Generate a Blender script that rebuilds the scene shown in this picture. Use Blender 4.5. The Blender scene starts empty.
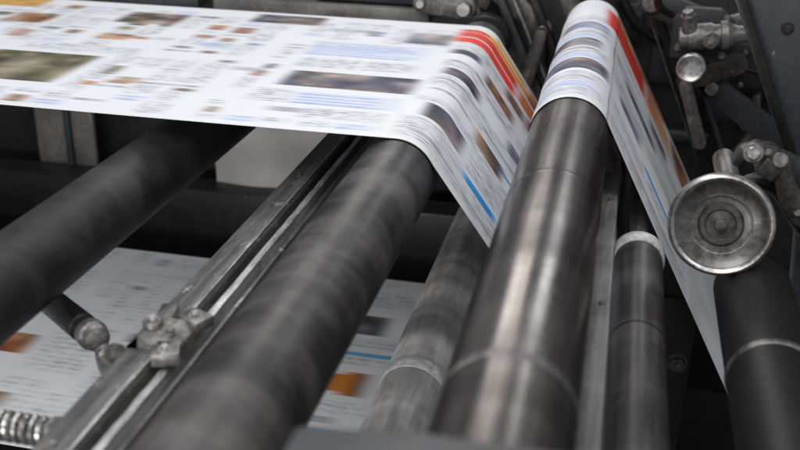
import bpy, bmesh, math, random
import numpy as np
from mathutils import Vector, Matrix
random.seed(7); rng=np.random.default_rng(11)
scene=bpy.context.scene
COL=scene.collection

# ------------------------------------------------------------------ materials
def newmat(name):
    m=bpy.data.materials.new(name); m.use_nodes=True
    nt=m.node_tree; b=nt.nodes['Principled BSDF']
    return m,nt,b
def N(nt,t,**k):
    n=nt.nodes.new(t)
    for a,v in k.items(): setattr(n,a,v)
    return n
def ramp(nt,stops):
    r=N(nt,'ShaderNodeValToRGB'); e=r.color_ramp.elements
    while len(e)<len(stops): e.new(0.5)
    for i,(p,c) in enumerate(stops):
        e[i].position=p; e[i].color=(c[0],c[1],c[2],1) if isinstance(c,(tuple,list)) else (c,c,c,1)
    return r
def noise(nt,scale,detail=4,mapping=(1,1,1),rough=.55,coord='Object',dist=0):
    tc=N(nt,'ShaderNodeTexCoord'); mp=N(nt,'ShaderNodeMapping'); mp.inputs['Scale'].default_value=mapping
    n=N(nt,'ShaderNodeTexNoise'); n.inputs['Scale'].default_value=scale; n.inputs['Detail'].default_value=detail
    n.inputs['Roughness'].default_value=rough; n.inputs['Distortion'].default_value=dist
    nt.links.new(tc.outputs[coord],mp.inputs['Vector']); nt.links.new(mp.outputs[0],n.inputs['Vector'])
    return n.outputs['Fac']
def mix(nt,fac,a,b,mode='MIX'):
    m=N(nt,'ShaderNodeMix',data_type='RGBA',blend_type=mode)
    for sock,v in ((m.inputs[0],fac),(m.inputs[6],a),(m.inputs[7],b)):
        if hasattr(v,'is_output'): nt.links.new(v,sock)
        elif isinstance(v,(int,float)): sock.default_value=v if sock==m.inputs[0] else (v,v,v,1)
        else: sock.default_value=(*v,1)
    return m.outputs[2]
def metal(name,dark,light,rough=(.3,.6),metallic=.6,axial=0,bands=None,chips=0.0,chipcol=.55,bump=.15,scale=9,fine=1.0,spec=.5,smudge=0,chipscale=22,streak=16,sheenband=0):
    m,nt,b=newmat(name)
    f=noise(nt,scale,6,(1,.35,1) if axial else (1,1,1),.65)
    r=ramp(nt,[(.3,dark),(.7,light)]); nt.links.new(f,r.inputs[0]); col=r.outputs[0]
    fn=noise(nt,60,5,(1,.12,1) if axial else (1,1,1),.7)
    rf=ramp(nt,[(.35,.72),(.65,1.25)]); nt.links.new(fn,rf.inputs[0])
    col=mix(nt,fine,col,rf.outputs[0],'MULTIPLY')
    hgt=fn
    if axial:
        a=noise(nt,streak,6,(1,.02,1),.7); ra=ramp(nt,[(.36,.42),(.5,.95),(.64,1.5)]); nt.links.new(a,ra.inputs[0])
        col=mix(nt,axial,col,ra.outputs[0],'MULTIPLY')
    if bands:
        bn=noise(nt,bands[0],4,(.03,1,.03),.6); rb=ramp(nt,[(.40,bands[1]),(.5,1.0),(.60,bands[2])]); nt.links.new(bn,rb.inputs[0])
        col=mix(nt,1.0,col,rb.outputs[0],'MULTIPLY')
    if smudge>0:
        s1=noise(nt,7,5,(1,1.6,1),.6,dist=.6); rs=ramp(nt,[(.46,0),(.68,1)]); nt.links.new(s1,rs.inputs[0])
        sf=mix(nt,1,rs.outputs[0],smudge,'MULTIPLY'); col=mix(nt,sf,col,(.16,.153,.15))
    if chips>0:
        c=noise(nt,chipscale,8,(1,.6,1),.75); rc=ramp(nt,[(.66-chips*.1,0),(.74-chips*.1,1)]); nt.links.new(c,rc.inputs[0])
        col=mix(nt,rc.outputs[0],col,(chipcol,chipcol*.99,chipcol*.96))
    nt.links.new(col,b.inputs['Base Color'])
    rr=ramp(nt,[(.3,rough[0]),(.7,rough[1])]); nt.links.new(fn,rr.inputs[0]); rough_o=rr.outputs[0]
    if sheenband:
        sb=noise(nt,2.6,5,(.5,1,.5),.65); r2=ramp(nt,[(.38,.0),(.65,sheenband)]); nt.links.new(sb,r2.inputs[0])
        rough_o=mix(nt,1.0,rough_o,r2.outputs[0],'ADD')
    nt.links.new(rough_o,b.inputs['Roughness'])
    b.inputs['Metallic'].default_value=metallic; b.inputs['Specular IOR Level'].default_value=spec
    bp=N(nt,'ShaderNodeBump'); bp.inputs['Strength'].default_value=bump; bp.inputs['Distance'].default_value=.004
    nt.links.new(hgt,bp.inputs['Height']); nt.links.new(bp.outputs[0],b.inputs['Normal'])
    return m
M_rubber=metal('matte_black_rubber',(.009,.0083,.0085),(.022,.0205,.0205),(.44,.56),.0,0,(2.6,.75,1.7),0,.4,.06,4,.5,.4,smudge=.13,sheenband=.1)
M_rubber_far=metal('plain_black_rubber',(.007,.0065,.0065),(.014,.013,.013),(.44,.56),.0,0,None,0,.4,.06,4,.5,.4)
M_rubber_grey=metal('worn_charcoal_rubber',(.018,.0162,.0155),(.040,.0365,.035),(.33,.42),.0,.5,(3.2,.5,2.6),0,.4,.04,5,.4,.5,smudge=.38,streak=30,sheenband=.14)
M_idler=metal('dark_idler_rubber',(.030,.028,.027),(.075,.071,.069),(.34,.44),.1,.7,(3.4,.7,1.7),0,.4,.05,5,.5,.5,smudge=.2,streak=30)
M_chrome=metal('smeared_steel',(.085,.073,.066),(.205,.186,.176),(.20,.28),.92,.9,(2.2,.62,1.5),0,.6,.012,4,.3,streak=30,sheenband=.12,smudge=.2)
M_steel=metal('dull_steel',(.17,.165,.16),(.36,.35,.34),(.3,.5),.8,.5,(2.5,.65,1.3),.3,.6,.1,8)
M_worn=metal('worn_mottled_steel',(.36,.35,.34),(.66,.645,.63),(.4,.55),.1,.25,(2.6,.55,1.5),.35,.8,.05,16,.6,streak=24,chipscale=14)
M_bar=metal('worn_flat_steel',(.24,.23,.22),(.48,.47,.455),(.35,.5),.4,.6,(3.5,.8,1.2),.2,.7,.06,9,.7)
M_bright=metal('bright_steel',(.42,.41,.395),(.65,.635,.615),(.22,.38),.9,0,None,0,.6,.08,14)
M_white=metal('white_nylon_ring',(.68,.67,.66),(.84,.83,.81),(.35,.5),.0,0,None,0,.6,.08,14)
M_greasy=metal('greasy_cast_metal',(.085,.081,.076),(.29,.28,.265),(.28,.48),.5,0,None,.6,.55,.3,16)
M_oily=metal('oily_dark_cast_metal',(.035,.033,.031),(.14,.134,.126),(.28,.48),.5,0,None,.4,.4,.3,16)
M_gloss=metal('dull_grey_dish_steel',(.10,.096,.092),(.22,.213,.205),(.22,.36),.7,0,None,.2,.5,.06,14)
M_rail=metal('scratched_rail_metal',(.085,.082,.08),(.27,.263,.255),(.3,.5),.4,.8,None,.7,.55,.3,10,streak=36,chipscale=30,smudge=.35)
M_slot=metal('scraped_bright_edge',(.30,.30,.295),(.78,.78,.77),(.25,.5),.35,.5,None,1.0,.9,.3,18,chipscale=40)
M_frame=metal('dark_machine_paint',(.010,.010,.010),(.034,.033,.033),(.35,.6),.1,0,None,.1,.2,.25,4)
M_frame2=metal('blue_grey_machine_paint',(.026,.028,.032),(.055,.058,.065),(.4,.6),.1,0,None,.3,.3,.25,4)
M_bracket=metal('mid_grey_machine_paint',(.050,.051,.053),(.080,.082,.085),(.4,.55),.1,0,None,0,.3,.1,4,.4)
M_grey=metal('light_grey_enamel',(.09,.086,.08),(.26,.25,.23),(.4,.6),.1,0,None,.3,.12,.2,5,.8)
M_blank=metal('blank_newsprint',(.40,.39,.375),(.56,.55,.53),(.5,.6),.0,0,None,0,.1,.02,2.5,.2)
M_black=metal('black_oily_metal',(.008,.008,.008),(.022,.022,.022),(.3,.5),.1,0,None,.1,.2,.1,8,1,.4)
M_floor=metal('dirty_dark_floor',(.012,.012,.012),(.03,.029,.028),(.5,.8),0,0,None,0,.3,.2,3)

def paper_mat(name,strength=.62,pitch=.0235):
    m,nt,b=newmat(name)
    ink=N(nt,'ShaderNodeAttribute',attribute_name='ink'); 
    uv=N(nt,'ShaderNodeUVMap',uv_map='print')
    sep=N(nt,'ShaderNodeSeparateXYZ'); nt.links.new(uv.outputs[0],sep.inputs[0])
    def nz(sx,sy,stops,det=3):
        mp=N(nt,'ShaderNodeMapping'); mp.inputs['Scale'].default_value=(sx,sy,1); nt.links.new(uv.outputs[0],mp.inputs[0])
        n=N(nt,'ShaderNodeTexNoise'); n.inputs['Scale'].default_value=1; n.inputs['Detail'].default_value=det; nt.links.new(mp.outputs[0],n.inputs['Vector'])
        r=ramp(nt,stops); nt.links.new(n.outputs['Fac'],r.inputs[0]); return r.outputs[0]
    mul=N(nt,'ShaderNodeMath',operation='MULTIPLY'); mul.inputs[1].default_value=2*math.pi/pitch; nt.links.new(sep.outputs[1],mul.inputs[0])
    si=N(nt,'ShaderNodeMath',operation='SINE'); nt.links.new(mul.outputs[0],si.inputs[0])
    mr=N(nt,'ShaderNodeMapRange'); mr.inputs[1].default_value=-1; mr.inputs[2].default_value=1; nt.links.new(si.outputs[0],mr.inputs[0])
    rs=ramp(nt,[(.05,.22),(.95,1)]); nt.links.new(mr.outputs[0],rs.inputs[0])
    t=mix(nt,1,rs.outputs[0],nz(24,70,[(.36,.14),(.60,1)]),'MULTIPLY')
    t=mix(nt,1,t,nz(5,14,[(.34,.4),(.62,1)]),'MULTIPLY')
    t2=N(nt,'ShaderNodeMath',operation='MULTIPLY'); nt.links.new(t,t2.inputs[0]); nt.links.new(ink.outputs['Alpha'],t2.inputs[1])
    t3=N(nt,'ShaderNodeMath',operation='MULTIPLY'); nt.links.new(t2.outputs[0],t3.inputs[0]); t3.inputs[1].default_value=strength
    col=mix(nt,t3.outputs[0],ink.outputs['Color'],(.12,.13,.17))
    nt.links.new(col,b.inputs['Base Color']); b.inputs['Roughness'].default_value=.55
    b.inputs['Specular IOR Level'].default_value=.3
    return m
M_paper=paper_mat('printed_newsprint',.85,.0185); M_paper2=paper_mat('printed_newsprint_dull',.6,.03)

# ------------------------------------------------------------------ builders
def finish(o,mat,parent=None,smooth=True):
    COL.objects.link(o); 
    if mat: o.data.materials.append(mat)
    if smooth:
        for p in o.data.polygons: p.use_smooth=True
        try: o.data.set_sharp_from_angle(angle=math.radians(35))
        except Exception: pass
    if parent:
        o.parent=parent; o.matrix_parent_inverse=Matrix.Translation(-parent.location)
    return o
def thing(name,label,cat,loc,group=None):
    e=bpy.data.objects.new(name,None); e.location=loc; e.empty_display_size=.05; COL.objects.link(e)
    e['label']=label; e['category']=cat
    if group: e['group']=group
    return e
def tag(o,label,cat,group=None):
    o['label']=label; o['category']=cat
    if group: o['group']=group
    return o
def frame_axis(axis):
    a=Vector(axis).normalized(); h=Vector((0,0,1)) if abs(a.z)<.9 else Vector((1,0,0))
    u=a.cross(h).normalized(); w=a.cross(u).normalized()
    return a,u,w
def lathe(name,org,axis,prof,mat,parent=None,seg=64,cap=True):
    a,u,w=frame_axis(axis); bm=bmesh.new(); rings=[]
    for t,r in prof:
        rings.append([bm.verts.new(a*t+(u*math.cos(2*math.pi*k/seg)+w*math.sin(2*math.pi*k/seg))*r) for k in range(seg)])
    for i in range(len(rings)-1):
        for k in range(seg):
            bm.faces.new((rings[i][k],rings[i][(k+1)%seg],rings[i+1][(k+1)%seg],rings[i+1][k]))
    if cap:
        bm.faces.new(rings[0]); bm.faces.new(rings[-1])
    bmesh.ops.recalc_face_normals(bm,faces=bm.faces)
    me=bpy.data.meshes.new(name); bm.to_mesh(me); bm.free()
    o=bpy.data.objects.new(name,me); o.location=org
    return finish(o,mat,parent)
def cyl(name,c,axis,r,h,mat,parent,seg=40):
    k=min(.12*r,.2*h); return lathe(name,c,axis,[(0,r-k),(k,r),(h-k,r),(h,r-k)],mat,parent,seg)
def box(name,c,size,mat,parent=None,rot=None,bev=.006):
    bm=bmesh.new(); bmesh.ops.create_cube(bm,size=1)
    bmesh.ops.scale(bm,vec=size,verts=bm.verts)
    if bev: bmesh.ops.bevel(bm,geom=list(bm.edges),offset=min(bev,min(size)*.35),segments=2,affect='EDGES',profile=.5)
    if rot: bmesh.ops.rotate(bm,matrix=Matrix.Rotation(math.radians(rot[1]),3,rot[0]),verts=bm.verts)
    me=bpy.data.meshes.new(name); bm.to_mesh(me); bm.free()
    o=bpy.data.objects.new(name,me); o.location=c
    return finish(o,mat,parent)
def plate(name,pts,y0,y1,mat,parent=None,bev=.006):
    cx=sum(p[0] for p in pts)/len(pts); cz=sum(p[1] for p in pts)/len(pts)
    bm=bmesh.new(); vs=[bm.verts.new((p[0]-cx,0,p[1]-cz)) for p in pts]; f=bm.faces.new(vs)
    r=bmesh.ops.extrude_face_region(bm,geom=[f]); bmesh.ops.translate(bm,vec=(0,y1-y0,0),verts=[v for v in r['geom'] if isinstance(v,bmesh.types.BMVert)])
    if bev: bmesh.ops.bevel(bm,geom=list(bm.edges),offset=bev,segments=2,affect='EDGES',profile=.5)
    bmesh.ops.recalc_face_normals(bm,faces=bm.faces)
    me=bpy.data.meshes.new(name); bm.to_mesh(me); bm.free()
    o=bpy.data.objects.new(name,me); o.location=(cx,y0,cz)
    return finish(o,mat,parent)
def link_plate(name,p,q,rp,rq,y0,y1,mat,parent):
    a=math.atan2(q[1]-p[1],q[0]-p[0]); pts=[]
    for k in range(9): t=a+math.pi/2+math.pi*k/8; pts.append((p[0]+rp*math.cos(t),p[1]+rp*math.sin(t)))
    for k in range(9): t=a-math.pi/2+math.pi*k/8; pts.append((q[0]+rq*math.cos(t),q[1]+rq*math.sin(t)))
    return plate(name,pts,y0,y1,mat,parent,.003)
def tube(name,pts,r,mat,parent=None,seg=14):
    P=[Vector(p) for p in pts]
    if isinstance(r,list) and len(P)<12:
        Q=[];RR=[]
        for i in range(len(P)-1):
            p0=P[max(i-1,0)];p1=P[i];p2=P[i+1];p3=P[min(i+2,len(P)-1)]
            for k in range(6):
                t=k/6; Q.append(.5*((2*p1)+(p2-p0)*t+(2*p0-5*p1+4*p2-p3)*t*t+(3*p1-p0-3*p2+p3)*t**3)); RR.append(r[i]*(1-t)+r[i+1]*t)
        Q.append(P[-1]);RR.append(r[-1]);P=Q;r=RR;seg=20
    org=P[0].copy(); bm=bmesh.new(); rings=[]; prev=None
    for i,p in enumerate(P):
        d=(P[min(i+1,len(P)-1)]-P[max(i-1,0)]).normalized()
        if prev is None: _,u,w=frame_axis(d)
        else:
            u=(prev-d*prev.dot(d)).normalized(); w=d.cross(u).normalized()
        prev=u; rr=r[i] if isinstance(r,list) else r
        rings.append([bm.verts.new(p-org+(u*math.cos(2*math.pi*k/seg)+w*math.sin(2*math.pi*k/seg))*rr) for k in range(seg)])
    for i in range(len(rings)-1):
        for k in range(seg): bm.faces.new((rings[i][k],rings[i][(k+1)%seg],rings[i+1][(k+1)%seg],rings[i+1][k]))
    bm.faces.new(rings[0]); bm.faces.new(rings[-1]); bmesh.ops.recalc_face_normals(bm,faces=bm.faces)
    me=bpy.data.meshes.new(name); bm.to_mesh(me); bm.free()
    o=bpy.data.objects.new(name,me); o.location=org
    return finish(o,mat,parent)
def bolt(c,axis,r,mat,parent,name='bolt',h=None):
    h=h or r*.8; a,u,w=frame_axis(axis); bm=bmesh.new()
    def prism(r0,t0,t1,seg,ch):
        prof=[(t0,r0),(t1-ch,r0),(t1,r0-ch)]; rings=[]
        for t,rr in prof: rings.append([bm.verts.new(a*t+(u*math.cos(2*math.pi*k/seg)+w*math.sin(2*math.pi*k/seg))*rr) for k in range(seg)])
        for i in range(2):
            for k in range(seg): bm.faces.new((rings[i][k],rings[i][(k+1)%seg],rings[i+1][(k+1)%seg],rings[i+1][k]))
        bm.faces.new(rings[0]); bm.faces.new(rings[-1])
    prism(r*1.35,0,h*.25,24,h*.06); prism(r,h*.2,h*1.2,6,h*.15); prism(r*.55,h*1.1,h*1.5,20,h*.08)
    bmesh.ops.recalc_face_normals(bm,faces=bm.faces)
    me=bpy.data.meshes.new(name); bm.to_mesh(me); bm.free()
    o=bpy.data.objects.new(name,me); o.location=c
    return finish(o,mat,parent)

# ------------------------------------------------------------------ rollers (all run along Y)
def roller(name,label,x,z,r,y0,y1,mat,bearing=True,far=4.12,rings=(),group='rollers of the printing press',collarmat=None,prof=None):
    e=thing(name,label,'roller',(x,y0,z),group)
    L=y1-y0; c=.006
    lathe('roller_body',(x,y0,z),(0,1,0),prof or [(0,r-c),(c,r),(L*.25,r),(L*.5,r),(L*.75,r),(L-c,r),(L,r-c)],mat,e,96)
    lathe('shaft',(x,y0-.12,z),(0,1,0),[(0,r*.38),(.004,r*.4),(far-y0+.12,r*.4)],M_steel,e,40)
    for (yy,w,rr,mm) in rings:
        k=min(.003,rr)
        lathe('collar',(x,yy,z),(0,1,0),[(0,r-.001),(k,r+rr*.7),(2*k,r+rr),(w-2*k,r+rr),(w-k,r+rr*.7),(w,r-.001)],mm,e,96)
    if bearing:
        lathe('bearing_housing',(x,y1+.05,z),(0,1,0),[(0,r*.5),(.006,r*.6),(.06,r*.62),(.064,r*.92),(.07,r*.98),(.13,r*.98)],collarmat or M_black,e,48)
    return e
R1=(-1.18,-.939,.092); R2=(-.512,-.886,.1); R3=(-.101,-.803,.1); L=(0,-1.35,.08); R0=(-2.9,-.886,.1)
roller('rubber_roller','black rubber press roller under the printed paper web',R1[0],R1[1],R1[2],.55,3.75,M_rubber)
roller('rubber_roller','dark worn roller carrying the paper over its far end',R2[0],R2[1],R2[2],.55,3.72,M_rubber_grey)
roller('steel_roller','shiny smeared steel roller with paper draped over it',R3[0],R3[1],R3[2],.62,3.88,M_chrome,rings=((1.185,.022,.0008,M_steel),(1.93,.02,.0006,M_chrome)))
roller('steel_roller','steel turning roller low in the paper loop',L[0],L[1],L[2],.9,3.95,M_steel)
rr=.088
roller('steel_roller','pale worn steel roller low between two bigger rollers',-.432,-1.438,rr,.8,3.9,M_worn,rings=((2.16,.05,.0010,M_white),),
   prof=[(0,rr-.006),(.006,rr),(1.2,rr),(1.6,rr),(2.4,rr),(3.09,rr),(3.1,rr-.006)])
roller('rubber_roller','roller where the paper web rises into the press',R0[0],R0[1],R0[2],1.9,3.75,M_rubber)
roller('idler_roller','short dark idler roller with a near white end ring',.1015,-1.066,.059,.75,2.36,M_idler,bearing=False,far=3.2,rings=((2.325,.05,.0065,M_white),(1.9,.01,.001,M_black)))
roller('idler_roller','black roller below the round steel handwheel',.367,-1.07,.088,.75,2.26,M_rubber_far,bearing=False,far=3.2,rings=((1.83,.022,.003,M_steel),))
roller('steel_roller','roller turning the lower printed web downwards',-.25,-1.9,.098,1.9,3.75,M_steel)
roller('steel_roller','roller feeding the lower printed web',-3.1,-1.9,.098,1.9,3.75,M_steel)

# ------------------------------------------------------------------ printed webs
def arc(c,r,a0,a1,st):
    n=max(3,int(abs(math.radians(a1-a0))*r/st)); return [(c[0]+r*math.cos(math.radians(a0+(a1-a0)*i/n)),c[1]+r*math.sin(math.radians(a0+(a1-a0)*i/n))) for i in range(n+1)]
def line(p,q,st):
    n=max(2,int(math.dist(p,q)/st)); return [(p[0]+(q[0]-p[0])*i/n,p[1]+(q[1]-p[1])*i/n) for i in range(n+1)]
def join(*segs):
    out=[]
    for s in segs:
        for p in s:
            if not out or math.dist(out[-1],p)>1e-5: out.append(p)
    return out
def blur(a,k,axis):
    if k<1: return a
    out=np.zeros_like(a); 
    for d in range(-k,k+1): out+=np.roll(a,d,axis=axis)
    return out/(2*k+1)
WHITE=np.array([.84,.855,.885])
class Sheet:
    def __init__(s,S,Y):
        s.S=S; s.Y=Y; s.rgb=np.ones((len(S),len(Y),3))*WHITE; s.t=np.zeros((len(S),len(Y)))
    def m(s,a,b,c,d): return np.ix_((s.S>=a)&(s.S<=b),(s.Y>=c)&(s.Y<=d))
    def fill(s,a,b,c,d,col,al=1.0):
        i=s.m(a,b,c,d); s.rgb[i]=s.rgb[i]*(1-al)+np.array(col)*al; s.t[i]=0
    def text(s,a,b,c,d,v=1.0): s.t[s.m(a,b,c,d)]=v
    def tint(s,a,b,c,d,col,al):
        # block of coloured display lines: broken strokes on a faint ground
        s.fill(a,b,c,d,col,al*.35); y=c+.004
        while y<d-.008:
            s.head(a,b-rng.uniform(0,.25)*(b-a),y,y+.013,col,min(1,al*1.7)); y+=.026
    def grad(s,a,b,c,d,c0,c1):
        si=np.where((s.S>=a)&(s.S<=b))[0]; yi=np.where((s.Y>=c)&(s.Y<=d))[0]
        if not len(si) or not len(yi): return
        f=((s.S[si]-a)/(b-a))[:,None,None]; s.rgb[np.ix_(si,yi)]=np.array(c0)*(1-f)+np.array(c1)*f; s.t[np.ix_(si,yi)]=0
    def pic(s,a,b,c,d,pal,cell=.03,al=1.0):
        si=np.where((s.S>=a)&(s.S<=b))[0]; yi=np.where((s.Y>=c)&(s.Y<=d))[0]
        if len(si)==0 or len(yi)==0: return
        pal=np.array(pal); v=0; wt=0
        # photograph-like: large tonal areas plus finer detail
        for cl,wg in ((cell*2.6,.55),(cell*.9,.45)):
            ns=max(2,int((b-a)/cl)+1); ny=max(2,int((d-c)/cl)+1)
            g=pal[rng.integers(0,len(pal),(ns,ny))]*rng.uniform(.5,1.4,(ns,ny,1))
            fs=(s.S[si]-a)/(b-a+1e-6)*(ns-1); fy=(s.Y[yi]-c)/(d-c+1e-6)*(ny-1)
            i0=np.clip(fs.astype(int),0,ns-2); j0=np.clip(fy.astype(int),0,ny-2); ds=(fs-i0)[:,None,None]; dy=(fy-j0)[None,:,None]
            v=v+wg*(g[i0][:,j0]*(1-ds)*(1-dy)+g[i0+1][:,j0]*ds*(1-dy)+g[i0][:,j0+1]*(1-ds)*dy+g[i0+1][:,j0+1]*ds*dy)
        ii=np.ix_(si,yi); s.rgb[ii]=s.rgb[ii]*(1-al)+np.clip(v,0,1)*al; s.t[ii]=0
    def head(s,a,b,c,d,col=(.12,.12,.14),al=.8):
        x=a
        while x<b:
            w=rng.uniform(.010,.035); s.fill(x,min(x+w,b),c,d,col,al*rng.uniform(.6,1)); x+=w+rng.uniform(.006,.014)
GREENP=[(.10,.11,.05),(.26,.23,.13),(.02,.02,.02),(.55,.48,.36),(.15,.12,.07),(.03,.03,.02)]
PEOPLE=[(.03,.03,.05),(.08,.09,.14),(.30,.21,.18),(.02,.02,.03),(.60,.50,.46),(.1,.12,.22),(.01,.01,.01)]
FOOD=[(.35,.15,.05),(.5,.28,.1),(.12,.05,.03),(.7,.6,.5),(.2,.1,.05),(.03,.02,.02),(.55,.12,.05)]
BLUES=[(.1,.16,.3),(.25,.32,.45),(.05,.07,.12),(.6,.66,.75)]
def pages(sh,s0,s1,y0,y1,pw=.66,ph=.64,dens=1.0):
    p=s0
    while p<s1:
        q=y0
        while q+.1<y1:
            a,b=p+.03,min(p+pw-.03,s1); c,d=q+.03,min(q+ph-.03,y1-.02)
            ncol=6; cw=(b-a)/ncol
            for k in range(ncol):
                y=c+rng.uniform(0,.02)
                while y<d-.03:
                    h=rng.uniform(.035,.12); u=rng.random()
                    xa,xb=a+k*cw+.004,a+(k+1)*cw-.007
                    if u<.52*dens: sh.text(xa,xb-rng.uniform(0,.02),y,min(y+h,d),rng.uniform(.8,1))
                    elif u<.63: sh.head(xa,xb,y,y+.020,(.08,.08,.11),.8); h=.030
                    elif u<.71: sh.tint(xa,xb,y,y+.045,(.20,.34,.72),.45); h=.05
                    elif u<.93: 
                        sh.pic(xa+rng.uniform(0,.03),xb-rng.uniform(0,.02),y,min(y+h*.8,d),[PEOPLE,FOOD,FOOD,GREENP,BLUES][rng.integers(0,5)],.018,.9)
                    y+=h+.010
            q+=ph
        p+=pw
def build_web(name,path,width,yshift,y_front,fn,mat,label,smear=2,dy=.005,wav=.0018):
    P=np.array(path); seg=np.sqrt((np.diff(P,axis=0)**2).sum(1)); S=np.concatenate([[0],np.cumsum(seg)])
    zero=fn.__dict__['zero'](P,S); S=S-zero
    Y=np.arange(0,width+1e-6,dy); sh=Sheet(S,Y); fn(sh)
    rgb=blur(blur(sh.rgb,smear,0),smear,0); t=blur(blur(sh.t,smear,0),1,1)
    nS,nY=len(S),len(Y)
    co=np.zeros((nS,nY,3)); co[:,:,0]=P[:,0][:,None]; co[:,:,2]=P[:,1][:,None]
    co[:,:,1]=y_front+yshift(S)[:,None]+Y[None,:]
    T=np.gradient(P,axis=0); T/=np.linalg.norm(T,axis=1)[:,None]; nx=-T[:,1]; nz=T[:,0]
    w=wav*(np.sin(Y*9+1)[None,:]*np.sin(S*2.1)[:,None]+.6*np.sin(Y*23)[None,:]*np.cos(S*3.7)[:,None])+.0035
    co[:,:,0]+=nx[:,None]*w; co[:,:,2]+=nz[:,None]*w
    me=bpy.data.meshes.new(name)
    idx=np.arange(nS*nY).reshape(nS,nY)
    F=np.stack([idx[:-1,:-1],idx[1:,:-1],idx[1:,1:],idx[:-1,1:]],-1).reshape(-1,4)
    org=co[0,0].copy(); v=(co-org).reshape(-1,3)
    me.vertices.add(len(v)); me.vertices.foreach_set('co',v.ravel())
    me.loops.add(F.size); me.loops.foreach_set('vertex_index',F.ravel().astype(np.int32))
    me.polygons.add(len(F)); me.polygons.foreach_set('loop_start',(np.arange(len(F))*4).astype(np.int32))
    me.update(calc_edges=True); me.validate()
    ca=me.color_attributes.new('ink','FLOAT_COLOR','POINT'); c4=np.concatenate([rgb,t[:,:,None]],-1).reshape(-1,4)
    ca.data.foreach_set('color',c4.astype(np.float32).ravel())
    uvl=me.uv_layers.new(name='print'); uv=np.stack([np.repeat(S[:,None],nY,1),np.repeat(Y[None,:],nS,0)],-1).reshape(-1,2)
    uvl.data.foreach_set('uv',uv[F.ravel()].astype(np.float32).ravel())
    me.polygons.foreach_set('use_smooth',np.ones(len(F),dtype=bool))
    o=bpy.data.objects.new(name,me); o.location=org; COL.objects.link(o); me.materials.append(mat)
    tag(o,label,'newspaper'); return o
st=.0065
TL=(L[0]-L[2]*.842,L[1]-L[2]*.539); TR2=(R2[0]+.1*math.cos(math.radians(32.6)),R2[1]+.1*math.sin(math.radians(32.6)))
aL=29.34; TLr=(L[0]+L[2]*math.cos(math.radians(aL)),L[1]+L[2]*math.sin(math.radians(aL)))
TR3=(R3[0]-.1*math.cos(math.radians(aL)),R3[1]-.1*math.sin(math.radians(aL)))
TF=(R3[0]+.0882,R3[1]+.047); END=(TF[0]+.47*1.75,TF[1]-.882*1.75)
path=join(line((-3.0,-2.25),(-3.0,-.886),st*2),arc(R0,.1,180,90,st),line((-2.9,-.786),(-.512,-.786),st),arc(R2,.1,90,32.6,st*.8),
  line(TR2,TL,st),arc(L,L[2],212.6,360+aL,st),line(TLr,TR3,st),arc(R3,.1,180+aL,28.05,st*.8),line(TF,END,st))
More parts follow.
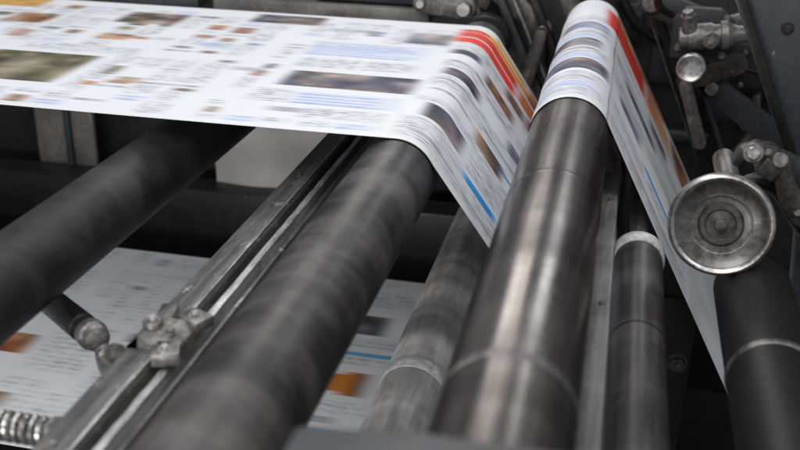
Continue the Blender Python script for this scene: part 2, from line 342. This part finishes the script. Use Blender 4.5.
def upper(sh):
    pages(sh,-3.9,3.8,0,1.34)
    X=lambda x:x+.512; Yf=lambda y:y-2.28
    W=WHITE
    sh.fill(X(-1.98),X(-1.50),Yf(2.44),Yf(2.92),W); sh.pic(X(-1.95),X(-1.58),Yf(2.5),Yf(2.82),GREENP,.035)
    sh.text(X(-1.54),X(-1.5),.2,.6,.8); sh.text(X(-1.9),X(-1.5),Yf(2.86),Yf(2.95),.9)
    sh.fill(X(-1.02),X(-.30),Yf(2.36),Yf(3.25),W)
    sh.pic(X(-.95),X(-.50),Yf(2.66),Yf(2.83),PEOPLE,.03)
    sh.tint(X(-1.0),X(-.60),Yf(3.04),Yf(3.22),(.16,.30,.70),.48)
    sh.tint(X(-.86),X(-.56),Yf(2.50),Yf(2.61),(.14,.27,.66),.5)
    sh.head(X(-.90),X(-.80),Yf(2.42),Yf(2.46)); sh.text(X(-.98),X(-.78),Yf(2.88),Yf(3.0),1); sh.text(X(-.76),X(-.60),Yf(2.88),Yf(3.0),1); sh.text(X(-.56),X(-.36),Yf(2.93),Yf(3.3),1)
    sh.text(X(-.80),X(-.58),Yf(2.38),Yf(2.47),1); sh.text(X(-.48),X(-.3),Yf(2.5),Yf(2.86),1)
    sh.text(X(-1.0),X(-.88),Yf(2.5),Yf(2.62),1); sh.head(X(-.56),X(-.42),Yf(2.88),Yf(2.91)); sh.head(X(-1.14),X(-1.04),Yf(2.78),Yf(2.82))
    sh.pic(X(-2.2),X(-2.03),Yf(3.2),Yf(3.36),FOOD); sh.pic(X(-1.8),X(-1.56),Yf(3.3),Yf(3.48),FOOD+GREENP+PEOPLE)
    sh.pic(X(-1.74),X(-1.62),Yf(3.05),Yf(3.13),FOOD); sh.head(X(-1.36),X(-1.26),Yf(3.05),Yf(3.10),(.15,.3,.65))
    sh.pic(X(-1.33),X(-1.06),Yf(3.44),Yf(3.58),PEOPLE); sh.pic(X(-2.5),X(-2.2),Yf(3.45),Yf(3.6),[(.7,.35,.08),(.8,.5,.15)])
    sh.pic(X(-.72),X(-.55),Yf(3.28),Yf(3.43),PEOPLE+BLUES); sh.head(X(-1.0),X(-.84),Yf(3.37),Yf(3.42))
    sh.pic(X(-1.42),X(-1.34),Yf(2.56),Yf(2.62),FOOD,.03,.8); sh.pic(X(-2.05),X(-1.98),Yf(3.0),Yf(3.1),FOOD,.03,.8)
    # bend and descending run
    sh.fill(-.05,.64,0,1.34,W)
    for (c,d) in ((.03,.13),(.35,.39),(.51,.62),(.74,.83),(.94,1.07)): sh.text(-.02,.13,c,d,1); sh.text(.145,.32,c,d,1); sh.text(.34,.6,c,d,1)
    sh.text(.2,.5,.2,.36,1); sh.text(-.02,.2,.13,.2,1)
    sh.fill(-.04,.26,1.075,1.14,(.78,.05,.03)); sh.fill(-.04,.26,1.15,1.22,(.76,.055,.03)); sh.grad(.28,.52,1.10,1.20,(.72,.22,.08),(.35,.14,.06))
    sh.fill(-.04,.06,1.23,1.27,(.76,.08,.04)); sh.grad(.06,.34,1.23,1.275,(.84,.42,.05),(.82,.34,.05)); sh.grad(.08,.30,1.285,1.315,(.84,.55,.10),(.7,.3,.1)); sh.pic(.32,.6,1.22,1.33,[(.1,.22,.15),(.4,.15,.05),(.75,.5,.2),(.6,.1,.05)],.03)
    sh.pic(.22,.34,.98,1.06,PEOPLE+FOOD,.022); sh.pic(.36,.5,.98,1.08,FOOD,.022)
    sh.pic(.02,.17,.22,.33,PEOPLE,.028); sh.fill(.205,.37,.14,.178,(.02,.34,.80))
    sh.pic(.19,.34,.40,.49,PEOPLE+FOOD,.028); sh.pic(.0,.14,.64,.72,PEOPLE,.028); sh.pic(.12,.3,.84,.92,FOOD+PEOPLE,.022)
    sh.pic(.32,.46,.63,.71,BLUES+PEOPLE,.022); sh.fill(.34,.5,.46,.475,(.02,.3,.7))
    for (a,b,c) in ((.16,.3,.76),(.2,.4,.54),(.0,.16,.47),(.02,.18,.08),(.22,.45,.05),(.0,.14,.58),(.1,.28,1.02),(.0,.15,.80)): sh.head(a,b,c,c+.018,(.08,.08,.1),.85)
    sh.pic(-.02,.08,.90,.96,PEOPLE,.022)
    # over the steel roller and down its far side
    sh.fill(1.5,2.7,0,1.34,W)
    for (c,d) in ((.03,.14),(.17,.27),(.45,.57),(.73,.83),(.97,1.05)): sh.text(1.55,1.69,c,d,1); sh.text(1.70,1.83,c,d,1); sh.text(1.87,2.1,c,d,1); sh.text(2.12,2.4,c,d,1)
    sh.pic(1.6,1.84,.30,.42,BLUES+PEOPLE,.024); sh.pic(1.62,1.8,.58,.70,BLUES+PEOPLE,.024); sh.pic(1.65,1.82,.84,.94,PEOPLE+BLUES,.03,.8)
    sh.tint(1.6,1.82,.12,.17,(.2,.35,.74),.5); sh.tint(1.6,1.83,.44,.49,(.2,.35,.74),.5); sh.tint(1.62,1.82,.72,.77,(.2,.35,.74),.5)
    for (a,b,c) in ((1.66,1.8,.21),(1.62,1.75,.50),(1.7,1.83,.78),(1.58,1.74,.07),(1.6,1.8,.545)): sh.head(a,b,c,c+.018,(.08,.08,.1))
    sh.grad(1.80,2.10,1.0,1.235,(.78,.05,.03),(.76,.06,.03)); sh.grad(2.12,2.34,1.0,1.22,(.78,.22,.10),(.82,.50,.30)); sh.pic(1.85,2.3,1.245,1.33,[(.82,.4,.08),(.6,.12,.06),(.85,.55,.2),(.1,.1,.1)],.04)
    sh.pic(2.36,2.54,.98,1.28,FOOD+[(.8,.55,.35)],.03); sh.pic(2.56,2.74,.98,1.28,[(.8,.45,.2),(.6,.25,.1),(.85,.7,.5)],.03)
    sh.fill(2.1,2.28,.28,.305,(.02,.34,.78)); sh.pic(1.95,2.2,.66,.74,PEOPLE,.022); sh.pic(2.3,2.5,.40,.50,FOOD+PEOPLE,.022); sh.pic(1.92,2.06,.36,.44,BLUES,.022)
    sh.head(1.9,2.06,.90,.93); sh.pic(2.15,2.3,.84,.94,PEOPLE+BLUES,.03); sh.head(2.0,2.3,.10,.13,(.1,.1,.12),.7)
upper.zero=lambda P,S: S[np.argmin(np.abs(P[:,0]+.512)+np.abs(P[:,1]+.786))]
shift=lambda S: np.clip((S-.12)/1.4,0,1)*.2
build_web('newspaper_web',path,1.34,shift,2.28,upper,M_paper,'printed white newspaper web running over the press rollers')
def lower(sh):
    pages(sh,0,4.2,0,1.35,.6,.6,1.5)
    X=lambda x:x+3.1
    Yw=lambda y:y-2.15
    sh.fill(X(-1.25),X(-.5),Yw(2.25),Yw(3.42),WHITE)
    for (c,d) in ((2.36,2.44),(2.53,2.60),(2.83,2.89),(2.95,3.03),(3.25,3.38)): sh.text(X(-1.15),X(-.6),Yw(c),Yw(d),.9)
    sh.fill(X(-2.3),X(-1.6),Yw(2.5),Yw(2.9),WHITE); sh.pic(X(-2.25),X(-1.90),Yw(2.63),Yw(2.76),[(.6,.2,.05),(.2,.05,.03),(.05,.03,.03),(.7,.4,.2)])
    sh.text(X(-1.86),X(-1.65),Yw(2.55),Yw(2.85),1)
    sh.fill(X(-.98),X(-.88),Yw(2.64),Yw(2.79),(.02,.012,.01)); sh.grad(X(-.88),X(-.78),Yw(2.66),Yw(2.77),(.08,.03,.01),(.85,.28,.04)); sh.grad(X(-.78),X(-.70),Yw(2.64),Yw(2.79),(.85,.28,.04),(.03,.015,.01))
    sh.pic(X(-.90),X(-.72),Yw(3.05),Yw(3.18),PEOPLE,.04); sh.fill(X(-1.0),X(-.5),Yw(2.90),Yw(2.925),(.08,.4,.8),.9)
    sh.fill(X(-1.0),X(-.6),Yw(2.42),Yw(2.45),(.08,.4,.8),.8)
    sh.head(X(-1.1),X(-.75),Yw(2.48),Yw(2.515),(.1,.1,.12))
lower.zero=lambda P,S: S[np.argmin(np.abs(P[:,0]+3.1)+np.abs(P[:,1]+1.8))]
path2=join(line((-3.2,-2.5),(-3.2,-1.9),st*2),arc((-3.1,-1.9),.1,180,90,st),line((-3.1,-1.8),(-.25,-1.8),st),arc((-.25,-1.9),.1,90,0,st),line((-.15,-1.9),(-.15,-2.5),st*2))
build_web('newspaper_web',path2,1.35,lambda S:S*0,2.15,lower,M_paper2,'lower printed newspaper web passing beneath the rollers',smear=3)

# ------------------------------------------------------------------ rail between the two dark rollers
e=thing('support_rail','scratched worn steel rail with bright scraped edge and clamp','rail',(-.81,.7,-1.06))
plate('bar',[(-.880,-1.030),(-.866,-.992),(-.806,-.990),(-.796,-1.0),(-.796,-1.09),(-.880,-1.09)],.7,4.1,M_rail,e,.003)
def ragged(name,x0,x1,z0,z1,y0,y1,amp,mat,parent,step=.01):
    n=int((y1-y0)/step); r=np.random.default_rng(3); a=blur(r.normal(0,1,(n+1,4)),2,0)*amp
    bm=bmesh.new(); rows=[]
    for i in range(n+1):
        y=i*step
        rows.append([bm.verts.new(v) for v in ((x0+a[i,0],y,z0),(x0+a[i,0]+.003,y,z1-.003+a[i,1]),((x0+x1)/2,y,z1+a[i,2]),(x1+a[i,3]-.003,y,z1-.003+a[i,1]),(x1+a[i,3],y,z0))])
    for i in range(n):
        for k in range(4): bm.faces.new((rows[i][k],rows[i+1][k],rows[i+1][k+1],rows[i][k+1]))
    bm.faces.new(rows[0]); bm.faces.new(rows[-1]); bmesh.ops.recalc_face_normals(bm,faces=bm.faces)
    me=bpy.data.meshes.new(name); bm.to_mesh(me); bm.free(); o=bpy.data.objects.new(name,me); o.location=(0,y0,0)
    return finish(o,mat,parent)
ragged('bright_edge',-.783,-.761,-1.07,-1.003,.7,4.1,.0011,M_slot,e)
plate('base_flange',[(-.795,-1.07),(-.725,-1.06),(-.725,-1.095),(-.795,-1.095)],.7,4.1,M_rail,e,.003)
ragged('cover_strip',-.750,-.734,-1.06,-1.012,.7,4.1,.0006,M_rail,e)
ragged('dust_ridge',-.808,-.801,-.9895,-.9865,.7,4.1,.0009,M_slot,e,.012)
dx=.028
plate('clamp',[(-.890+dx,-1.03),(-.886+dx,-.980),(-.870+dx,-.960),(-.812+dx,-.960),(-.782+dx,-.974),(-.778+dx,-.996),(-.89+dx,-.992)],1.52,1.60,M_greasy,e,.004)
box('clamp_ear',(-.795+dx,1.622,-.974),(.06,.05,.026),M_greasy,e,('Z',-25),.005)
box('clamp_ear',(-.800+dx,1.495,-.980),(.055,.045,.028),M_greasy,e,('Z',22),.005)
box('clamp_ear',(-.862+dx,1.635,-.978),(.035,.07,.02),M_rail,e,('Z',10),.004)
cyl('clamp_post',(-.855+dx,1.560,-.962),(0,.1,1),.020,.014,M_greasy,e)
for (x,y,z,r,m) in ((-.855+dx,1.560,-.950,.011,M_bright),(-.812+dx,1.545,-.960,.009,M_steel),(-.795+dx,1.622,-.962,.009,M_bright),(-.800+dx,1.492,-.966,.009,M_bright),(-.835,2.5,-.99,.008,M_steel),(-.835,3.05,-.99,.008,M_steel),(-.835,1.2,-.99,.008,M_steel)):
    bolt((x,y,z),(0.1,-.1,1),r,m,e)
tube('lug',[(-.868,1.50,-.99),(-.888,1.51,-1.0),(-.90,1.53,-1.02)],[.014,.018,.016],M_greasy,e)

e=thing('locking_lever','black round lever with greasy grey rounded tip','lever',(-1.22,1.84,-1.11))
a=Vector((-1.24,1.845,-1.10)); b=Vector((-1.03,1.685,-1.085)); d=(b-a)
lathe('handle',a,d,[(0,.028),(.01,.031),(d.length*.75,.032),(d.length*.76,.028),(d.length*.85,.028)],M_black,e,32)
lathe('tip',a+d*.85,d,[(0,.029),(.006,.033),(.028,.034),(.034,.029),(.040,.031),(.052,.027),(.060,.014),(.062,.002)],M_greasy,e,32)
tube('link',[(-1.03,1.70,-1.09),(-1.0,1.66,-1.12),(-.955,1.6,-1.11),(-.90,1.55,-1.07),(-.86,1.54,-1.04)],[.014,.018,.016,.018,.02],M_greasy,e)
bolt((-1.0,1.655,-1.105),(-.2,-.4,.9),.012,M_bright,e)

e=thing('coil_spring','pale steel coil spring hooked to the side of the rail','spring',(-1.2,1.3,-1.05))
pts=[(-1.30+.40*k/480,1.30+.022*math.cos(k*.32),-1.045+.022*math.sin(k*.32)) for k in range(0,481)]
tube('coil',pts,.0062,M_bright,e,8)
lathe('rod',(-1.35,1.3,-1.045),(1,0,0),[(0,.010),(.49,.010)],M_steel,e,20)
lathe('retaining_nut',(-.905,1.3,-1.045),(1,0,0),[(0,.02),(.004,.03),(.016,.031),(.02,.022),(.04,.02)],M_greasy,e,6)

e=thing('guide_bar','pale flat steel guide bar beside the shiny roller','bar',(.017,.7,-1.0))
plate('bar',[(-.035,-.985),(.038,-.972),(.042,-1.02),(-.035,-1.03)],.7,2.72,M_bar,e,.005)
for y in (1.3,1.9,2.5): bolt((.02,y,-.976),(-.2,0,1),.006,M_steel,e,'screw')

e=thing('cross_bracket','grey painted bracket crossing the near end of the rollers','bracket',(-.1,.8,-.7))
plate('plate',[(-.30,-.632),(-.16,-.616),(.03,-.617),(.075,-.64),(.08,-.69),(-.30,-.69)],.74,.865,M_bracket,e,.008)
for x in (-.24,.04): box('leg',(x,.80,-.97),(.05,.08,.555),M_bracket,e,None,.008)

# ------------------------------------------------------------------ handwheel
hc=Vector((.268,2.2,-.894)); ax=Vector((-.10,-1,.22)).normalized()
e=thing('handwheel','round dished dull steel handwheel with broad dark hub','wheel',hc)
R=.118
lathe('rim',hc,ax,[(-.045,R-.020),(-.040,R-.006),(-.014,R+.001),(.002,R),(.008,R-.003),(.011,R-.008),(.010,R-.012),(.006,R-.016),(-.045,R-.020)],M_bright,e,96,False)
lathe('dish',hc,ax,[(-.044,.02),(-.044,R-.021),(.002,R-.017),(-.001,R-.024),(-.005,R-.034),(-.007,R-.046),(-.009,.064),(-.010,.058),(-.010,.036),(-.012,.028),(-.018,.024),(-.018,.005)],M_gloss,e,96)
lathe('inner_ring',hc,ax,[(-.010,.0655),(-.0065,.067),(-.006,.069),(-.0075,.071),(-.010,.072)],M_steel,e,80,False)
lathe('hub',hc-ax*.012,ax,[(0,.052),(.005,.051),(.010,.046),(.010,.036),(.006,.032),(.008,.020),(.010,.014),(.016,.013),(.018,.008)],M_oily,e,48)
lathe('axle',hc-ax*.04,-ax,[(0,.03),(.06,.03),(.062,.045),(.1,.045),(.105,.02),(.5,.02)],M_greasy,e,40)
e=thing('bearing_bracket','oily dark cast bracket holding the handwheel','bracket',(.40,2.4,-.8))
plate('yoke',[(.285,-.79),(.30,-.752),(.335,-.735),(.375,-.738),(.412,-.768),(.435,-.82),(.47,-.88),(.56,-.92),(.56,-.96),(.45,-.93),(.405,-.87),(.38,-.80),(.35,-.775),(.315,-.78),(.30,-.80)],2.33,2.37,M_oily,e,.006)
tube('arm',[(.30,2.42,-.9),(.36,2.42,-.86),(.42,2.42,-.88),(.5,2.44,-.98),(.55,2.5,-1.0)],[.02,.022,.022,.026,.026],M_black,e)
link_plate('stay',(.40,-.80),(.60,-.88),.03,.036,2.38,2.42,M_frame2,e)
box('block',(.372,2.35,-.795),(.05,.06,.045),M_oily,e,('Y',30),.006)
ba=Vector((-.1,-1,.3))
cyl('bush',(.330,2.335,-.760),ba,.024,.03,M_greasy,e); cyl('bush_cap',(.3270,2.307,-.752),ba,.015,.012,M_bright,e)
cyl('bush',(.392,2.335,-.772),ba,.018,.022,M_greasy,e)
for p in ((.362,2.33,-.752),(.452,2.33,-.895)): bolt(p,ba,.007,M_steel,e,'nut')

# ------------------------------------------------------------------ side frame and what is bolted to it
e=thing('machine_frame','dark machine side frame with bolted ribs and openings','frame',(-.5,4.2,-2.55))
plate('back_plate',[(-3.4,-2.55),(2.0,-2.55),(2.0,-.25),(1.2,-.25),(.9,-.45),(-3.4,-.5)],4.22,4.30,M_frame,e,.01)
box('cross_member',(-1.7,3.95,-1.83),(3.2,.16,.36),M_black,e,None,.012)
box('cross_member',(-1.25,4.1,-.855),(.95,.1,.06),M_grey,e,None,.01)
box('cross_member',(-2.4,4.12,-.86),(1.2,.1,.05),M_frame2,e,None,.01)
box('cross_member',(-1.0,4.12,-.785),(.55,.08,.06),M_frame2,e,None,.01)
for (p,q,w,m,y) in (((-.56,-.56),(-.24,-1.22),.030,M_frame2,3.93),((-.50,-.56),(-.18,-1.22),.014,M_steel,3.90),((-.44,-.54),(-.13,-1.2),.034,M_black,3.96),
                  ((.06,-.6),(.42,-1.42),.035,M_black,3.95),((.13,-.56),(.47,-1.35),.018,M_frame2,3.9),((.02,-.6),(.36,-1.36),.010,M_steel,4.0)):
    d=Vector((q[0]-p[0],0,q[1]-p[1])).normalized(); n=Vector((-d.z,0,d.x))*w/2
    plate('rib',[(p[0]+n.x,p[1]+n.z),(p[0]-n.x,p[1]-n.z),(q[0]-n.x,q[1]-n.z),(q[0]+n.x,q[1]+n.z)],y,y+.06,m,e,.004)
for (x,z) in ((-.62,-.72),(-.30,-.72),(.02,-.66),(.5,-.8),(.62,-.62),(.75,-.95),(.55,-1.25),(-.7,-1.1),(-1.9,-1.2),(-2.5,-1.3),(.35,-.62),(.9,-.7)):
    bolt((x,4.22,z),(0,-1,0),.022,M_steel,e)
plate('web_guard',[(.08,-1.50),(.34,-1.50),(.34,-2.5),(.08,-2.5)],3.02,3.06,M_black,e,.008)
bolt((.298,3.02,-1.735),(0,-1,0),.026,M_oily,e)
for (x,z,w,h,m) in ((-.25,-.62,.16,.10,M_frame2),(.20,-.98,.14,.2,M_frame2),(.42,-1.15,.10,.16,M_frame2),(.1,-.52,.22,.08,M_frame2),(.02,-.84,.12,.16,M_oily),(.70,-.78,.16,.12,M_oily),(.50,-.58,.2,.07,M_frame2),(-.34,-1.0,.1,.18,M_frame2),(.30,-1.30,.2,.05,M_oily)): box('stiffener',(x,4.17,z),(w,.09,h),m,e,None,.012)

G='levers and links on the machine frame'
e=thing('throw_off_lever','grey steel lever with round pivots behind the paper fold','lever',(-.4,4.0,-.8),G)
link_plate('arm',(-.50,-.70),(-.30,-.86),.05,.034,3.98,4.02,M_greasy,e); cyl('pivot',(-.50,3.97,-.70),(0,-1,0),.034,.03,M_steel,e); cyl('pivot',(-.30,3.97,-.86),(0,-1,0),.022,.03,M_gloss,e)
link_plate('link',(-.30,-.86),(-.36,-1.12),.024,.028,3.86,3.88,M_oily,e)
e=thing('throw_off_lever','oily lever pair pinned beside the falling paper','lever',(.2,4.0,-.9),G)
link_plate('arm',(-.22,-.66),(-.12,-.98),.04,.034,3.92,3.96,M_oily,e); cyl('pivot',(-.22,3.915,-.66),(0,-1,0),.026,.03,M_greasy,e)
link_plate('arm',(.26,-1.0),(.44,-.92),.034,.04,3.86,3.9,M_oily,e); cyl('pivot',(.26,3.855,-1.0),(0,-1,0),.022,.03,M_steel,e); link_plate('link',(.26,-1.0),(.34,-1.22),.024,.024,3.80,3.83,M_greasy,e)
e=thing('throw_off_lever','heavy grey lever pinned above the grease fitting','lever',(.2,4.0,-.7),G)
link_plate('arm',(.10,-.70),(.36,-.78),.05,.04,3.82,3.88,M_frame2,e); link_plate('link',(.36,-.78),(.62,-.66),.04,.03,3.78,3.815,M_greasy,e)
cyl('pivot',(.10,3.815,-.70),(0,-1,0),.032,.03,M_greasy,e); cyl('pivot',(.36,3.775,-.78),(0,-1,0),.026,.035,M_steel,e)
link_plate('arm',(.36,-1.02),(.62,-1.2),.045,.05,3.9,3.95,M_frame2,e); cyl('pivot',(.36,3.9,-1.02),(0,-1,0),.026,.04,M_greasy,e)

e=thing('cover_panel','worn beige grey upright panel on the dark frame','panel',(-2.4,4.02,-1.6))
box('sheet',(-2.50,4.05,-1.42),(.30,.03,.50),M_grey,e,None,.01)
box('post',(-2.47,4.02,-1.42),(.03,.03,.50),M_frame2,e,None,.008)
box('rail',(-2.2,4.06,-1.36),(.24,.03,.05),M_oily,e,None,.008)
bm=bmesh.new(); rows=[]
for i in range(25):
    xx=-.3+.6*i/24; rows.append([bm.verts.new((xx,.012*math.sin(xx*14+.4*j)+.01*math.sin(j*.9),-.27+.54*j/12)) for j in range(13)])
for i in range(24):
    for j in range(12): bm.faces.new((rows[i][j],rows[i+1][j],rows[i+1][j+1],rows[i][j+1]))
me=bpy.data.meshes.new('paper_curtain'); bm.to_mesh(me); bm.free(); o=bpy.data.objects.new('paper_curtain',me); o.location=(-1.43,3.98,-1.40); finish(o,M_blank); tag(o,'pale blank sheet of newsprint hanging behind the rollers','paper')

e=thing('side_plate','heavy dark blue-grey machine plate with slanted edge','plate',(.8,2.6,-.6))
plate('plate',[(.26,-.42),(.275,-.47),(.50,-.935),(.53,-1.3),(1.3,-1.3),(1.3,-.1),(.26,-.1)],2.6,2.66,M_frame2,e,.008)
plate('edge_strip',[(.24,-.40),(.265,-.40),(.515,-.925),(.49,-.94)],2.57,2.597,M_black,e,.004)
for p in ((.40,-.52),(.5,-.72),(.62,-.45),(.58,-.98)): bolt((p[0],2.6,p[1]),(0,-1,0),.012,M_frame,e)

c=Vector((.245,3.45,-.845))
e=thing('grease_fitting','greasy steel valve body with a round knob and nuts','fitting',c)
ax=Vector((-.12,-1,.12)).normalized()
lathe('knob',c,ax,[(-.07,.040),(-.066,.047),(-.01,.05),(-.003,.047),(0,.043),(-.003,.038),(-.003,.012)],M_bright,e,48)
lathe('neck',c-ax*.06,-ax,[(0,.034),(.03,.034),(.032,.044),(.05,.044),(.052,.032),(.5,.032)],M_greasy,e,40)
plate('flange',[(.18,-.86),(.18,-.73),(.22,-.68),(.34,-.68),(.39,-.72),(.39,-.83),(.35,-.87)],3.66,3.70,M_frame2,e,.005)
lathe('valve_body',(.20,3.60,-.775),(1,0,.12),[(0,.03),(.004,.036),(.03,.036),(.032,.044),(.05,.046),(.11,.046),(.12,.040),(.14,.040),(.143,.050),(.165,.050),(.17,.044),(.20,.030),(.23,.028)],M_greasy,e,48)
cyl('cylinder',(.235,3.58,-.745),(-.25,-.2,1),.026,.06,M_greasy,e); cyl('cylinder',(.222,3.567,-.69),(-.25,-.2,1),.020,.018,M_steel,e)
cyl('cylinder',(.305,3.56,-.77),(0,-1,.2),.028,.03,M_gloss,e)
for p,q in (((.305,3.53,-.764),(0,-1,.2)),((.205,3.655,-.82),(0,-1,0)),((.36,3.655,-.71),(0,-1,0)),((.36,3.655,-.84),(0,-1,0))): bolt(p,q,.010,M_steel,e,'nut')
tube('hose',[(.17,3.62,-.70),(.12,3.55,-.66),(.12,3.5,-.60),(.2,3.5,-.52),(.3,3.5,-.45)],[.014]*5,M_black,e)
e=thing('pipe_bracket','grey cast bracket with pipes on the dark side frame','bracket',(-.62,4.05,-.75))
box('block',(-.70,4.12,-.80),(.22,.12,.10),M_greasy,e,None,.008)
box('block',(-.56,4.10,-.74),(.10,.10,.12),M_greasy,e,('Y',25),.008)
link_plate('ear',(-.80,-.79),(-.62,-.80),.035,.045,4.0,4.03,M_greasy,e)
cyl('cylinder',(-.62,4.0,-.80),(0,-1,.1),.030,.05,M_gloss,e); cyl('cylinder',(-.80,4.0,-.79),(0,-1,.1),.018,.03,M_steel,e)
tube('pipe',[(-.95,4.05,-.76),(-.8,4.04,-.74),(-.66,4.04,-.73),(-.56,4.05,-.84),(-.54,4.06,-.95),(-.54,4.06,-1.2)],[.014]*6,M_steel,e)
tube('pipe',[(-.05,4.1,-.5),(-.03,4.08,-.66),(.02,4.07,-.78),(.1,4.07,-.86),(.3,4.07,-.95),(.6,4.07,-1.0)],[.02]*6,M_black,e)
e=thing('junction_box','dark bolted box with conduit on the side frame','box',(.6,4.1,-1.1))
box('housing',(.56,4.14,-.98),(.22,.14,.2),M_frame2,e,None,.012)
box('lid',(.56,4.06,-.98),(.18,.016,.16),M_frame,e,None,.005)
tube('conduit',[(.56,4.12,-1.08),(.56,4.1,-1.25),(.5,4.1,-1.4),(.45,4.1,-1.9)],[.018]*4,M_greasy,e)
for sx in (-1,1):
    for sz in (-1,1): bolt((.56+sx*.075,4.052,-.98+sz*.065),(0,-1,0),.009,M_steel,e,'screw')

# floor
me=bpy.data.meshes.new('floor'); me.from_pydata([(-9,-4,0),(9,-4,0),(9,12,0),(-9,12,0)],[],[(0,1,2,3)])
fl=bpy.data.objects.new('floor',me); fl.location=(0,0,-2.56); COL.objects.link(fl); me.materials.append(M_floor); fl['kind']='structure'

# ------------------------------------------------------------------ light
w=bpy.data.worlds.new('World'); scene.world=w; w.use_nodes=True
bg=w.node_tree.nodes['Background']; bg.inputs[0].default_value=(.92,.94,1,1); bg.inputs[1].default_value=.26
def area(name,loc,target,sx,sy,power,col=(1,1,1)):
    l=bpy.data.lights.new(name,'AREA'); l.shape='RECTANGLE'; l.size=sx; l.size_y=sy; l.energy=power; l.color=col
    o=bpy.data.objects.new(name,l); o.location=loc; o.rotation_euler=(Vector(target)-Vector(loc)).to_track_quat('-Z','Y').to_euler(); COL.objects.link(o)
area('overhead_and_fill_light',(-1.0,2.4,2.8),(-.6,2.6,-1),4.5,2.2,88,(.97,.98,1))
area('overhead_and_fill_light',(-1.7,8.0,2.6),(-.6,2,-1),1.8,1.6,50,(1,.97,.94))  # unseen light added far back for the roller tops to mirror
area('overhead_and_fill_light',(1.3,8.0,2.6),(-.2,2,-1),1.1,1.6,30,(.93,.96,1))  # second added rear light, gives the rollers another highlight
area('overhead_and_fill_light',(-1.2,-1.2,2.2),(-.6,2.6,-1.6),2.5,1.5,68,(1,.985,.97))  # added camera-side fill, reaches the lower web through the roller gaps
area('overhead_and_fill_light',(1.8,.2,2.2),(.2,2.6,-.9),1.0,1.0,22,(1,.98,.96))  # unseen front fill from the right, aimed near the handwheel
area('lower_web_fill',(-1.3,-.9,-.9),(-1.3,3.0,-1.85),1.8,.6,54,(1,.99,.98))  # fill light added low in front to brighten the shaded lower web

# ------------------------------------------------------------------ camera
cam=bpy.data.cameras.new('camera'); co=bpy.data.objects.new('camera',cam); COL.objects.link(co)
x=Vector((.9754,.2196,.0162)).normalized(); zc=Vector((.195,-.8962,.398)); zc=(zc-x*zc.dot(x)).normalized(); y=zc.cross(x)
co.matrix_world=Matrix(((x.x,y.x,zc.x,0),(x.y,y.y,zc.y,0),(x.z,y.z,zc.z,0),(0,0,0,1)))
cam.sensor_width=36; cam.lens=45; cam.clip_start=.05; cam.clip_end=60
cam.dof.use_dof=True; cam.dof.focus_distance=2.75; cam.dof.aperture_fstop=2.2
scene.camera=co
scene.view_settings.view_transform='Standard'
try: scene.view_settings.look='None'
except Exception: pass
scene.view_settings.exposure=0
